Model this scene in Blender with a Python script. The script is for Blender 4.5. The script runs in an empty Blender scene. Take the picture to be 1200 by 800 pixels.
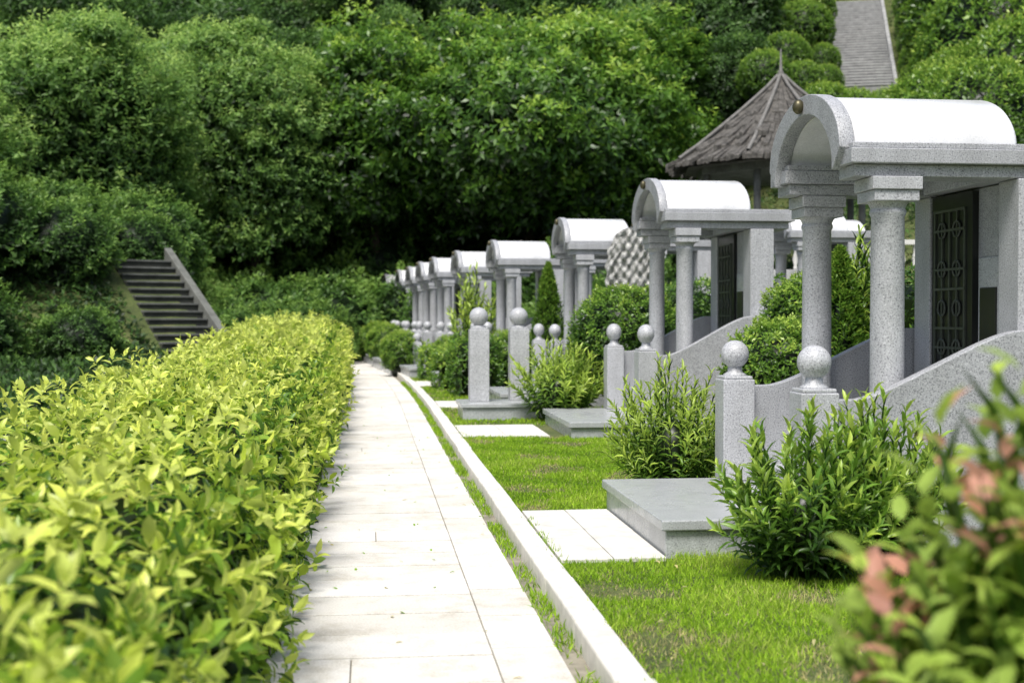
import bpy, math, random
import numpy as np
from mathutils import Vector
R = np.random.default_rng(7)
random.seed(7)
scene = bpy.context.scene
COL = scene.collection
try:
    scene.view_settings.view_transform = 'Standard'; scene.view_settings.look = 'None'
    scene.view_settings.exposure = 0; scene.view_settings.gamma = 1
except Exception: pass

# ------------------------------------------------------------------ utils
def cy(y):
    y = np.asarray(y, float)
    return -0.0014*np.maximum(0, y-20)**2
def sstep(t):
    t = np.clip(t, 0, 1); return t*t*(3-2*t)
def unit(v):
    return v/np.maximum(1e-9, np.linalg.norm(v, axis=-1, keepdims=True))
def terrain(x, y):
    x = np.asarray(x, float); y = np.asarray(y, float)
    z = np.where(x-cy(y) > 1.0, 0.07, -0.04)
    k = sstep((y-22)/12)
    z = z+np.maximum(0, x-5.6)*(0.08*(1-k)+0.45*k)
    z = z+0.45*np.maximum(0, y-48-0.0*x)
    t = -0.47*(x+4.0)+0.88*(y-30.6)
    bank = np.where(t < 0, 0.6*np.clip(1+t/7, 0, 1), 0.6+0.63*np.clip(t, 0, 3.65))
    m = sstep((-2.4-0.3*(y-30)-x)/1.2)
    z = z+bank*m
    return z

def obj_from(name, verts, faces, mat=None, smooth=None, parent=None):
    me = bpy.data.meshes.new(name)
    me.from_pydata([tuple(v) for v in verts], [], [tuple(int(i) for i in f) for f in faces])
    if mat: me.materials.append(mat)
    if smooth is not None:
        me.polygons.foreach_set('use_smooth', smooth if hasattr(smooth, '__len__') else [bool(smooth)]*len(faces))
    me.update()
    ob = bpy.data.objects.new(name, me); COL.objects.link(ob)
    if parent: ob.parent = parent
    return ob

class B:
    def __init__(s): s.v = []; s.f = []; s.s = []
    def box(s, x0, x1, y0, y1, z0, z1):
        b = len(s.v)
        s.v += [(x0,y0,z0),(x1,y0,z0),(x1,y1,z0),(x0,y1,z0),(x0,y0,z1),(x1,y0,z1),(x1,y1,z1),(x0,y1,z1)]
        for q in [(0,3,2,1),(4,5,6,7),(0,1,5,4),(1,2,6,5),(2,3,7,6),(3,0,4,7)]:
            s.f.append(tuple(b+i for i in q)); s.s.append(False)
        return s
    def lathe(s, prof, cx=0, cyy=0, seg=28, smooth=True, rot=0):
        b = len(s.v); n = len(prof)
        for (r, z) in prof:
            for i in range(seg):
                a = 2*math.pi*i/seg+rot
                s.v.append((cx+r*math.cos(a), cyy+r*math.sin(a), z))
        for j in range(n-1):
            for i in range(seg):
                i2 = (i+1) % seg
                s.f.append((b+j*seg+i, b+j*seg+i2, b+(j+1)*seg+i2, b+(j+1)*seg+i)); s.s.append(smooth)
        s.f.append(tuple(b+i for i in reversed(range(seg)))); s.s.append(False)
        s.f.append(tuple(b+(n-1)*seg+i for i in range(seg))); s.s.append(False)
        return s
    def arch(s, outer, inner, x0, x1, smooth=True):
        b = len(s.v); n = len(outer)
        for x in (x0, x1):
            for p in outer: s.v.append((x, p[0], p[1]))
            for p in inner: s.v.append((x, p[0], p[1]))
        o0, i0, o1, i1 = b, b+n, b+2*n, b+3*n
        for k in range(n-1):
            s.f.append((o0+k, i0+k, i0+k+1, o0+k+1)); s.s.append(False)
            s.f.append((o1+k, o1+k+1, i1+k+1, i1+k)); s.s.append(False)
            s.f.append((o0+k, o0+k+1, o1+k+1, o1+k)); s.s.append(smooth)
            s.f.append((i0+k, i1+k, i1+k+1, i0+k+1)); s.s.append(smooth)
        s.f.append((o0, o1, i1, i0)); s.s.append(False)
        s.f.append((o0+n-1, i0+n-1, i1+n-1, o1+n-1)); s.s.append(False)
        return s
    def wall_xz(s, xs, zt, zb, y0, y1):
        b = len(s.v); n = len(xs)
        for y in (y0, y1):
            for x, z in zip(xs, zt): s.v.append((x, y, z))
            for x in xs: s.v.append((x, y, zb))
        for k in range(n-1):
            s.f.append((b+k, b+k+1, b+n+k+1, b+n+k)); s.s.append(False)
            s.f.append((b+2*n+k+1, b+2*n+k, b+3*n+k, b+3*n+k+1)); s.s.append(False)
            s.f.append((b+k+1, b+k, b+2*n+k, b+2*n+k+1)); s.s.append(True)
            s.f.append((b+n+k, b+n+k+1, b+3*n+k+1, b+3*n+k)); s.s.append(False)
        s.f.append((b, b+n, b+3*n, b+2*n)); s.s.append(False)
        s.f.append((b+n-1, b+3*n-1, b+4*n-1, b+2*n-1)); s.s.append(False)
        return s
    def tube(s, pts, rad, seg=8):
        b = len(s.v); pts = [Vector(p) for p in pts]; n = len(pts)
        for j, p in enumerate(pts):
            t = (pts[min(j+1, n-1)]-pts[max(j-1, 0)]).normalized()
            a = t.cross(Vector((0.3, 0.9, 0.1))).normalized(); c = t.cross(a).normalized()
            for i in range(seg):
                an = 2*math.pi*i/seg
                q = p+(a*math.cos(an)+c*math.sin(an))*rad[j]
                s.v.append(tuple(q))
        for j in range(n-1):
            for i in range(seg):
                i2 = (i+1) % seg
                s.f.append((b+j*seg+i, b+j*seg+i2, b+(j+1)*seg+i2, b+(j+1)*seg+i)); s.s.append(True)
        return s
    def obj(s, name, mat, parent=None, bevel=0.0):
        o = obj_from(name, s.v, s.f, mat, s.s, parent)
        if bevel:
            m = o.modifiers.new('bevel', 'BEVEL'); m.width = bevel; m.segments = 2
            m.limit_method = 'ANGLE'; m.angle_limit = math.radians(50)
        return o

def empty(name, loc=(0,0,0), rotz=0, scale=1, label=None, category=None, group=None):
    e = bpy.data.objects.new(name, None); e.empty_display_size = 0.3
    e.location = loc; e.rotation_euler = (0, 0, rotz)
    e.scale = scale if hasattr(scale, '__len__') else (scale,)*3
    COL.objects.link(e)
    tag(e, label, category, group)
    return e
def tag(o, label=None, category=None, group=None, kind=None):
    if label: o["label"] = label
    if category: o["category"] = category
    if group: o["group"] = group
    if kind: o["kind"] = kind
def copy_tree(root, loc, rotz, scale, label=None):
    r = root.copy(); COL.objects.link(r)
    r.location = loc; r.rotation_euler = (0, 0, rotz)
    r.scale = scale if hasattr(scale, '__len__') else (scale,)*3
    if label: r["label"] = label
    def rec(src, dst):
        for ch in src.children:
            c = ch.copy(); COL.objects.link(c); c.parent = dst
            rec(ch, c)
    rec(root, r)
    return r

# ------------------------------------------------------------------ materials
def newmat(name):
    m = bpy.data.materials.new(name); m.use_nodes = True
    nt = m.node_tree; nt.nodes.clear()
    out = nt.nodes.new('ShaderNodeOutputMaterial')
    bs = nt.nodes.new('ShaderNodeBsdfPrincipled')
    nt.links.new(bs.outputs[0], out.inputs[0])
    return m, nt, bs, out
def ramp(nt, stops, interp='LINEAR'):
    r = nt.nodes.new('ShaderNodeValToRGB'); cr = r.color_ramp; cr.interpolation = interp
    while len(cr.elements) < len(stops): cr.elements.new(0.5)
    for e, (p, c) in zip(cr.elements, stops):
        e.position = p; e.color = (c[0], c[1], c[2], 1)
    return r
def noise(nt, scale, detail=2, coord='Object', rough=0.5, scl=None):
    tc = nt.nodes.new('ShaderNodeTexCoord')
    n = nt.nodes.new('ShaderNodeTexNoise'); n.inputs['Scale'].default_value = scale
    n.inputs['Detail'].default_value = detail; n.inputs['Roughness'].default_value = rough
    src = tc.outputs[coord]
    if scl:
        mp = nt.nodes.new('ShaderNodeMapping'); mp.inputs['Scale'].default_value = scl
        nt.links.new(src, mp.inputs['Vector']); src = mp.outputs[0]
    nt.links.new(src, n.inputs['Vector'])
    return n
def mixc(nt, a, b, fac, mode='MIX'):
    m = nt.nodes.new('ShaderNodeMix'); m.data_type = 'RGBA'; m.blend_type = mode
    for s, i in ((fac, 0), (a, 6), (b, 7)):
        if hasattr(s, 'is_linked'): nt.links.new(s, m.inputs[i])
        elif i == 0: m.inputs[0].default_value = s
        else: m.inputs[i].default_value = (s[0], s[1], s[2], 1)
    return m.outputs[2]
def bump(nt, bs, src, strength, dist=0.01):
    b = nt.nodes.new('ShaderNodeBump'); b.inputs['Strength'].default_value = strength
    b.inputs['Distance'].default_value = dist
    nt.links.new(src, b.inputs['Height']); nt.links.new(b.outputs[0], bs.inputs['Normal'])

def granite(name, lo, mid, hi, rough=0.35, scale=130, dirt=0.35):
    m, nt, bs, out = newmat(name)
    n = noise(nt, scale, 3, rough=0.7)
    r = ramp(nt, [(0.36, lo), (0.47, mid), (0.56, mid), (0.68, hi)])
    nt.links.new(n.outputs[0], r.inputs[0])
    n2 = noise(nt, 2.3, 5, rough=0.6)
    r2 = ramp(nt, [(0.3, (1-dirt, 1-dirt, 1-dirt*1.08)), (0.62, (1, 1, 1))])
    nt.links.new(n2.outputs[0], r2.inputs[0])
    c = mixc(nt, r.outputs[0], r2.outputs[0], 1.0, 'MULTIPLY')
    n4 = noise(nt, 9.0, 4, rough=0.6, scl=(1, 1, .12)); r4 = ramp(nt, [(0.35, (1-dirt*.8,)*3), (0.55, (1, 1, 1))])
    nt.links.new(n4.outputs[0], r4.inputs[0]); c = mixc(nt, c, r4.outputs[0], 0.6, 'MULTIPLY')
    nt.links.new(c, bs.inputs['Base Color'])
    r3 = ramp(nt, [(0.3, (rough+0.2,)*3), (0.7, (rough,)*3)])
    nt.links.new(n2.outputs[0], r3.inputs[0]); nt.links.new(r3.outputs[0], bs.inputs['Roughness'])
    return m
M_GRAN = granite('granite_grey', (0.15,0.155,0.165), (0.41,0.42,0.44), (0.64,0.65,0.67), 0.38, 105, 0.2)
M_GRAN2 = granite('granite_pale', (0.21,0.215,0.23), (0.48,0.49,0.51), (0.70,0.71,0.73), 0.32, 90, 0.18)
M_GRAND = granite('granite_blue_grey', (0.24,0.25,0.26), (0.47,0.49,0.505), (0.64,0.66,0.68), 0.18, 110, 0.18)
M_ROOF = granite('roof_polished_granite', (0.64,0.65,0.66), (0.74,0.75,0.76), (0.81,0.81,0.82), 0.14, 90, 0.14)
M_BLACK = granite('black_granite', (0.006,0.007,0.006), (0.010,0.012,0.010), (0.02,0.02,0.02), 0.25, 200, 0.2)
def simple(name, col, rough=0.5, metal=0.0, var=0.25, scale=6, bmp=0.0):
    m, nt, bs, out = newmat(name)
    n = noise(nt, scale, 5, rough=0.65)
    r = ramp(nt, [(0.3, tuple(c*(1-var) for c in col)), (0.7, tuple(min(1, c*(1+var)) for c in col))])
    nt.links.new(n.outputs[0], r.inputs[0]); nt.links.new(r.outputs[0], bs.inputs['Base Color'])
    bs.inputs['Roughness'].default_value = rough; bs.inputs['Metallic'].default_value = metal
    if bmp: bump(nt, bs, n.outputs[0], bmp)
    return m
M_BRONZE = simple('bronze', (0.10,0.09,0.05), 0.4, 0.6)
M_LATT = simple('dark_lattice', (0.05,0.06,0.045), 0.5, 0.0)
M_BARK = simple('bark', (0.055,0.042,0.03), 0.9, 0, 0.4, 12, 0.6)
M_CONC = simple('kerb_concrete', (0.65,0.63,0.575), 0.85, 0, 0.18, 7, 0.2)
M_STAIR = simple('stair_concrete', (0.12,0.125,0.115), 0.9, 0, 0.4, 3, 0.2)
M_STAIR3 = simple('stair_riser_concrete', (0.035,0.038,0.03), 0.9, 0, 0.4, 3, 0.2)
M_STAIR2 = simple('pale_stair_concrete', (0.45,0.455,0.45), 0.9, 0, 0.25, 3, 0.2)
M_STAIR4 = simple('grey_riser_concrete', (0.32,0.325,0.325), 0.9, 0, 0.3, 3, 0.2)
M_THATCH = simple('weathered_shingle', (0.085,0.08,0.072), 0.95, 0, 0.7, 7, 0.9)
M_RIDGE = simple('ridge_cement', (0.17,0.165,0.155), 0.9, 0, 0.3, 8)
M_WHITE = simple('white_painted_stone', (0.66,0.65,0.62), 0.6, 0, 0.1, 5)
M_CARVE = simple('carved_stone', (0.34,0.34,0.325), 0.7, 0, 0.6, 14, 1.0)

def slabmat():
    m, nt, bs, out = newmat('path_slab')
    g = nt.nodes.new('ShaderNodeNewGeometry')
    r = ramp(nt, [(0.0, (0.63,0.605,0.55)), (0.5, (0.71,0.69,0.64)), (1.0, (0.76,0.74,0.70))])
    nt.links.new(g.outputs['Random Per Island'], r.inputs[0])
    n = noise(nt, 3.2, 8, rough=0.78); r2 = ramp(nt, [(0.36, (0.74,0.71,0.64)), (0.50, (.97,.965,.95)), (.6, (1, 1, 1))])
    nt.links.new(n.outputs[0], r2.inputs[0])
    c = mixc(nt, r.outputs[0], r2.outputs[0], 0.8, 'MULTIPLY')
    n3 = noise(nt, 90, 3); r3 = ramp(nt, [(0.35, (0.82,0.81,0.80)), (0.6, (1.05,1.05,1.05))])
    nt.links.new(n3.outputs[0], r3.inputs[0])
    c = mixc(nt, c, r3.outputs[0], 0.7, 'MULTIPLY')
    nt.links.new(c, bs.inputs['Base Color']); bs.inputs['Roughness'].default_value = 0.85
    bump(nt, bs, n3.outputs[0], 0.3, 0.004)
    return m
M_SLAB = slabmat()
M_JOINT = simple('joint_sand', (0.24,0.22,0.17), 0.95, 0, 0.4, 5)
def groundmat():
    m, nt, bs, out = newmat('ground_turf')
    n = noise(nt, 0.9, 6, rough=0.7)
    r = ramp(nt, [(0.3, (0.045,0.06,0.02)), (0.5, (0.09,0.12,0.03)), (0.72, (0.18,0.18,0.07))])
    nt.links.new(n.outputs[0], r.inputs[0])
    n2 = noise(nt, 30, 4); r2 = ramp(nt, [(0.3, (0.5,0.5,0.5)), (0.65, (1.1,1.1,1.1))])
    nt.links.new(n2.outputs[0], r2.inputs[0])
    c = mixc(nt, r.outputs[0], r2.outputs[0], 1, 'MULTIPLY')
    nt.links.new(c, bs.inputs['Base Color']); bs.inputs['Roughness'].default_value = 1
    bump(nt, bs, n2.outputs[0], 0.6, 0.03)
    return m
M_GROUND = groundmat()
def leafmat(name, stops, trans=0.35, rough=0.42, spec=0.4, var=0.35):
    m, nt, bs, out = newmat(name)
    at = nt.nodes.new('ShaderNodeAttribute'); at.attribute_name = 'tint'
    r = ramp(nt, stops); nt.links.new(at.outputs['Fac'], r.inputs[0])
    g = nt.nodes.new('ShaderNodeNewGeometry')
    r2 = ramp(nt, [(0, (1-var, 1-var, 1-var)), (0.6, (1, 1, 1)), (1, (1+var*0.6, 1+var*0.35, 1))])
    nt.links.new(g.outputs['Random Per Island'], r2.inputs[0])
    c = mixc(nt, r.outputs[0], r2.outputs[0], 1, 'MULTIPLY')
    nt.links.new(c, bs.inputs['Base Color'])
    bs.inputs['Roughness'].default_value = rough
    bs.inputs['Specular IOR Level'].default_value = spec
    tr = nt.nodes.new('ShaderNodeBsdfTranslucent'); nt.links.new(c, tr.inputs[0])
    mx = nt.nodes.new('ShaderNodeMixShader'); mx.inputs[0].default_value = trans
    nt.links.new(bs.outputs[0], mx.inputs[1]); nt.links.new(tr.outputs[0], mx.inputs[2])
    nt.links.new(mx.outputs[0], out.inputs[0])
    return m
M_HEDGE = leafmat('hedge_leaf', [(0, (0.012,0.026,0.007)), (0.3, (0.06,0.145,0.022)), (0.55, (0.20,0.38,0.04)), (0.78, (0.50,0.65,0.075)), (1, (0.72,0.82,0.18))], 0.42, 0.36)
M_TREE = leafmat('tree_leaf', [(0, (0.010,0.026,0.006)), (0.3, (0.055,0.14,0.022)), (0.6, (0.16,0.34,0.042)), (0.9, (0.36,0.55,0.075)), (1, (0.44,0.62,0.10))], 0.42, 0.38, 0.5)
M_TREE2 = leafmat('feathery_tree_leaf', [(0, (0.016,0.038,0.010)), (0.3, (0.09,0.20,0.045)), (0.6, (0.23,0.42,0.09)), (1, (0.44,0.63,0.16))], 0.45, 0.5)
M_DARK = leafmat('dark_tree_leaf', [(0, (0.010,0.024,0.007)), (0.4, (0.05,0.115,0.027)), (0.8, (0.13,0.27,0.055)), (1, (0.22,0.38,0.075))], 0.38, 0.5)
M_SHRUB = leafmat('shrub_leaf', [(0, (0.012,0.025,0.007)), (0.35, (0.06,0.145,0.024)), (0.7, (0.19,0.37,0.045)), (1, (0.48,0.65,0.11))], 0.4, 0.35, 0.5)
M_RED = leafmat('red_tip_leaf', [(0, (0.03,0.06,0.01)), (0.4, (0.11,0.24,0.03)), (0.72, (0.30,0.50,0.055)), (0.9, (0.45,0.62,0.12)), (0.95, (0.72,0.40,0.28)), (1, (0.74,0.32,0.26))], 0.45, 0.45)
M_GRASS = leafmat('grass_blade', [(0, (0.05,0.10,0.012)), (0.5, (0.26,0.48,0.03)), (0.85, (0.46,0.70,0.055)), (1, (0.62,0.57,0.28))], 0.45, 0.6, 0.2)

# ------------------------------------------------------------------ leaf mesh
T1 = np.array([(0,0,0),(.3,-.42,.07),(.3,0,0),(.3,.42,.07),(.68,-.34,.0),(.68,0,-.07),(.68,.34,0),(1,0,-.22)], float)
F1 = [[0,2,1],[0,3,2],[1,2,5,4],[2,3,6,5],[4,5,7],[5,6,7]]
T0 = np.array([(0,0,0),(.45,-.5,.1),(1,0,-.1),(.45,.5,.1)], float)
F0 = [[0,3,2,1]]
def leaf_mesh(name, P, A, N, L, W, tint, mat, detail=0, core=None, parent=None):
    n = len(P)
    L = np.broadcast_to(np.asarray(L, float), (n,)); W = np.broadcast_to(np.asarray(W, float), (n,))
    tint = np.broadcast_to(np.asarray(tint, float), (n,))
    T, F = (T1, F1) if detail else (T0, F0)
    A = unit(A); S = unit(np.cross(A, N)); N = np.cross(S, A)
    k = len(T)
    V = (P[:, None, :]+L[:, None, None]*(T[None, :, 0, None]*A[:, None, :]+T[None, :, 2, None]*N[:, None, :])
         + W[:, None, None]*T[None, :, 1, None]*S[:, None, :]).reshape(-1, 3)
    tv = np.repeat(tint, k)
    flat = np.array([i for f in F for i in f]); lens = np.array([len(f) for f in F])
    LI = (np.arange(n)[:, None]*k+flat[None, :]).reshape(-1)
    LT = np.tile(lens, n)
    if core is not None:
        cv, cf = core
        LI = np.concatenate([LI, (np.asarray(cf)+len(V)).reshape(-1)])
        LT = np.concatenate([LT, np.full(len(cf), 4)])
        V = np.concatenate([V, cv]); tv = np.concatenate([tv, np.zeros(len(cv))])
    LS = np.concatenate([[0], np.cumsum(LT)[:-1]])
    me = bpy.data.meshes.new(name)
    me.vertices.add(len(V)); me.loops.add(len(LI)); me.polygons.add(len(LS))
    me.vertices.foreach_set('co', V.astype(np.float32).ravel())
    me.loops.foreach_set('vertex_index', LI.astype(np.int32))
    me.polygons.foreach_set('loop_start', LS.astype(np.int32))
    a = me.attributes.new('tint', 'FLOAT', 'POINT'); a.data.foreach_set('value', tv.astype(np.float32))
    me.update(calc_edges=True); me.validate()
    me.materials.append(mat)
    ob = bpy.data.objects.new(name, me); COL.objects.link(ob)
    if parent: ob.parent = parent
    return ob
def rosette(C, U, nl, L, lo=25, hi=85, tint=0.6, tv=0.15, drop=0.3):
    n = len(C); U = unit(U)
    ref = np.where(np.abs(U[:, 2:3]) > 0.9, np.array([[1., 0, 0]]), np.array([[0, 0, 1.]]))
    X = unit(np.cross(U, ref)); Y = np.cross(U, X)
    k = np.arange(nl)[None, :]
    az = k*2.4+R.uniform(0, 6.28, (n, 1))+R.normal(0, .3, (n, nl))
    ph = np.radians(lo+(hi-lo)*(k/max(1, nl-1))+R.normal(0, 10, (n, nl)))
    Rd = np.cos(az)[..., None]*X[:, None]+np.sin(az)[..., None]*Y[:, None]
    A = np.cos(ph)[..., None]*U[:, None]+np.sin(ph)[..., None]*Rd
    Nn = np.sin(ph)[..., None]*U[:, None]-np.cos(ph)[..., None]*Rd
    L = np.broadcast_to(np.asarray(L, float), (n,))
    P = C[:, None]-U[:, None]*(L[:, None]*0.9*(k/nl))[..., None]
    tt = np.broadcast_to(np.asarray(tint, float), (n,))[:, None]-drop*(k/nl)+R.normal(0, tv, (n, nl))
    Ls = L[:, None]*R.uniform(.7, 1.15, (n, nl))*(0.6+0.4*(k+1)/nl)
    f = lambda a: a.reshape(-1, a.shape[-1])
    return f(P), f(A), f(Nn), Ls.ravel(), np.clip(tt, 0.02, 1).ravel()
def sphere_core(c, r, nu=14, nv=8):
    c = np.asarray(c, float); r = np.broadcast_to(np.asarray(r, float), (3,))
    vs = []
    for j in range(nv+1):
        th = math.pi*(0.02+0.96*j/nv)
        for i in range(nu):
            a = 2*math.pi*i/nu
            vs.append((c[0]+r[0]*math.sin(th)*math.cos(a), c[1]+r[1]*math.sin(th)*math.sin(a), c[2]+r[2]*math.cos(th)))
    fs = [(j*nu+i, j*nu+(i+1) % nu, (j+1)*nu+(i+1) % nu, (j+1)*nu+i) for j in range(nv) for i in range(nu)]
    return np.array(vs), np.array(fs)
def merge_cores(cs):
    vs = []; fs = []; b = 0
    for v, f in cs:
        vs.append(v); fs.append(np.asarray(f)+b); b += len(v)
    return np.concatenate(vs), np.concatenate(fs)
def rdir(n, zmin=-1.0):
    z = R.uniform(zmin, 1, n); a = R.uniform(0, 6.2832, n); s = np.sqrt(1-z*z)
    return np.stack([s*np.cos(a), s*np.sin(a), z], 1)
def at(px, D):
    u = (px-600)/1500; x = .1113*D+u*D*.9938; y = .9938*D-u*D*.1113; return x, y

# ------------------------------------------------------------------ ground
gx = np.unique(np.concatenate([np.arange(-90, -10, 2.5), np.arange(-10, 12, 0.5), [0.98, 1.03], np.arange(12, 100, 2.5)]))
gy = np.concatenate([np.arange(-30, 0, 3), np.arange(0, 60, 0.6), np.arange(60, 140, 3)])
GX, GY = np.meshgrid(gx, gy)
XX = GX+cy(np.minimum(GY, 60)); YY = GY
ZZ = terrain(XX, YY)+np.where(np.abs(GX) > 5, 0.05*np.sin(XX*1.3)*np.cos(YY*0.9), 0)
ZZ = np.minimum(ZZ, 60)
nx, ny = len(gx), len(gy)
V = np.stack([XX.ravel(), YY.ravel(), ZZ.ravel()], 1)
F = [(j*nx+i, j*nx+i+1, (j+1)*nx+i+1, (j+1)*nx+i) for j in range(ny-1) for i in range(nx-1)]
g = obj_from('ground', V, F, M_GROUND, True); tag(g, kind='structure')

b = B(); y = 0.2; 
def slab(b, x0, x1, y0, y1, z):
    g_ = 0.003; h_ = 0.009; c0, c1 = float(cy(y0)), float(cy(y1)); zb = z-0.05
    s = len(b.v)
    for zz in (zb, z):
        b.v += [(x0+c0+g_, y0+h_, zz), (x1+c0-g_, y0+h_, zz), (x1+c1-g_, y1-h_, zz), (x0+c1+g_, y1-h_, zz)]
    for q in [(4,5,6,7),(0,1,5,4),(1,2,6,5),(2,3,7,6),(3,0,4,7)]:
        b.f.append(tuple(s+i for i in q)); b.s.append(False)
while y < 50:
    h = 0.42
    z = random.uniform(-.003, .003)
    if random.random() < 0.12:
        xm = random.uniform(-0.1, 0.25)
        slab(b, -0.45, xm, y, y+h, z); slab(b, xm, 0.55, y, y+h, z+random.uniform(-.002, .002))
    else: slab(b, -0.45, 0.55, y, y+h, z)
    y += h
y = 0.1
while y < 50:
    h = 0.63; slab(b, 0.55, 0.85, y, y+h, random.uniform(-.003, .003)); y += h
p = b.obj('path', M_SLAB, bevel=0.003); tag(p, kind='structure')
ys = np.arange(0, 50.1, 1.0)
V = []; 
for yy in ys:
    c = float(cy(yy)); V += [(-0.46+c, yy, -0.012), (0.95+c, yy, -0.012)]
F = [(2*i, 2*i+1, 2*i+3, 2*i+2) for i in range(len(ys)-1)]
o = obj_from('path_bedding', V, F, M_JOINT); tag(o, kind='structure')
aprons = [(7.35, 9.25, 1.74), (15.1, 16.7, 2.15), (20.1, 21.6, 1.85), (26.5, 28.4, 1.4), (30.5, 32.3, 1.0), (33.7, 35.5, 0.7), (36.6, 38.4, 0.4), (43.5, 45.3, 0.1)]
b = B(); y = -1.0
while y < 50:
    h = 0.98
    c0, c1 = float(cy(y)), float(cy(y+h)); s = len(b.v)
    zt = 0.10+random.uniform(-.005, .005); jx = random.uniform(-.006, .006)
    for zz in (-0.05, zt):
        b.v += [(0.95+c0+jx, y+.005, zz), (1.10+c0+jx, y+.005, zz), (1.10+c1+jx, y+h-.005, zz), (0.95+c1+jx, y+h-.005, zz)]
    for q in [(4,5,6,7),(0,1,5,4),(1,2,6,5),(2,3,7,6),(3,0,4,7)]:
        b.f.append(tuple(s+i for i in q)); b.s.append(False)
    y += h
k = b.obj('kerb', M_CONC, bevel=0.012); tag(k, kind='structure')
b = B()
for (y0, y1, x1) in aprons:
    c = float(cy((y0+y1)/2)); n = 2
    x0 = 1.108+c; x1 = max(x1, x0+0.3)
    for i in range(n):
        xa = x0+(x1-x0)*i/n; xb = x0+(x1-x0)*(i+1)/n
        ym = (y0+y1)/2
        b.box(xa+.003, xb-.003, y0, ym-.003, 0.0, 0.094+random.uniform(-.002, .002))
        b.box(xa+.003, xb-.003, ym+.003, y1, 0.0, 0.094+random.uniform(-.002, .002))
o = b.obj('paved_apron', M_CONC, bevel=0.004); tag(o, kind='structure')

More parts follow.
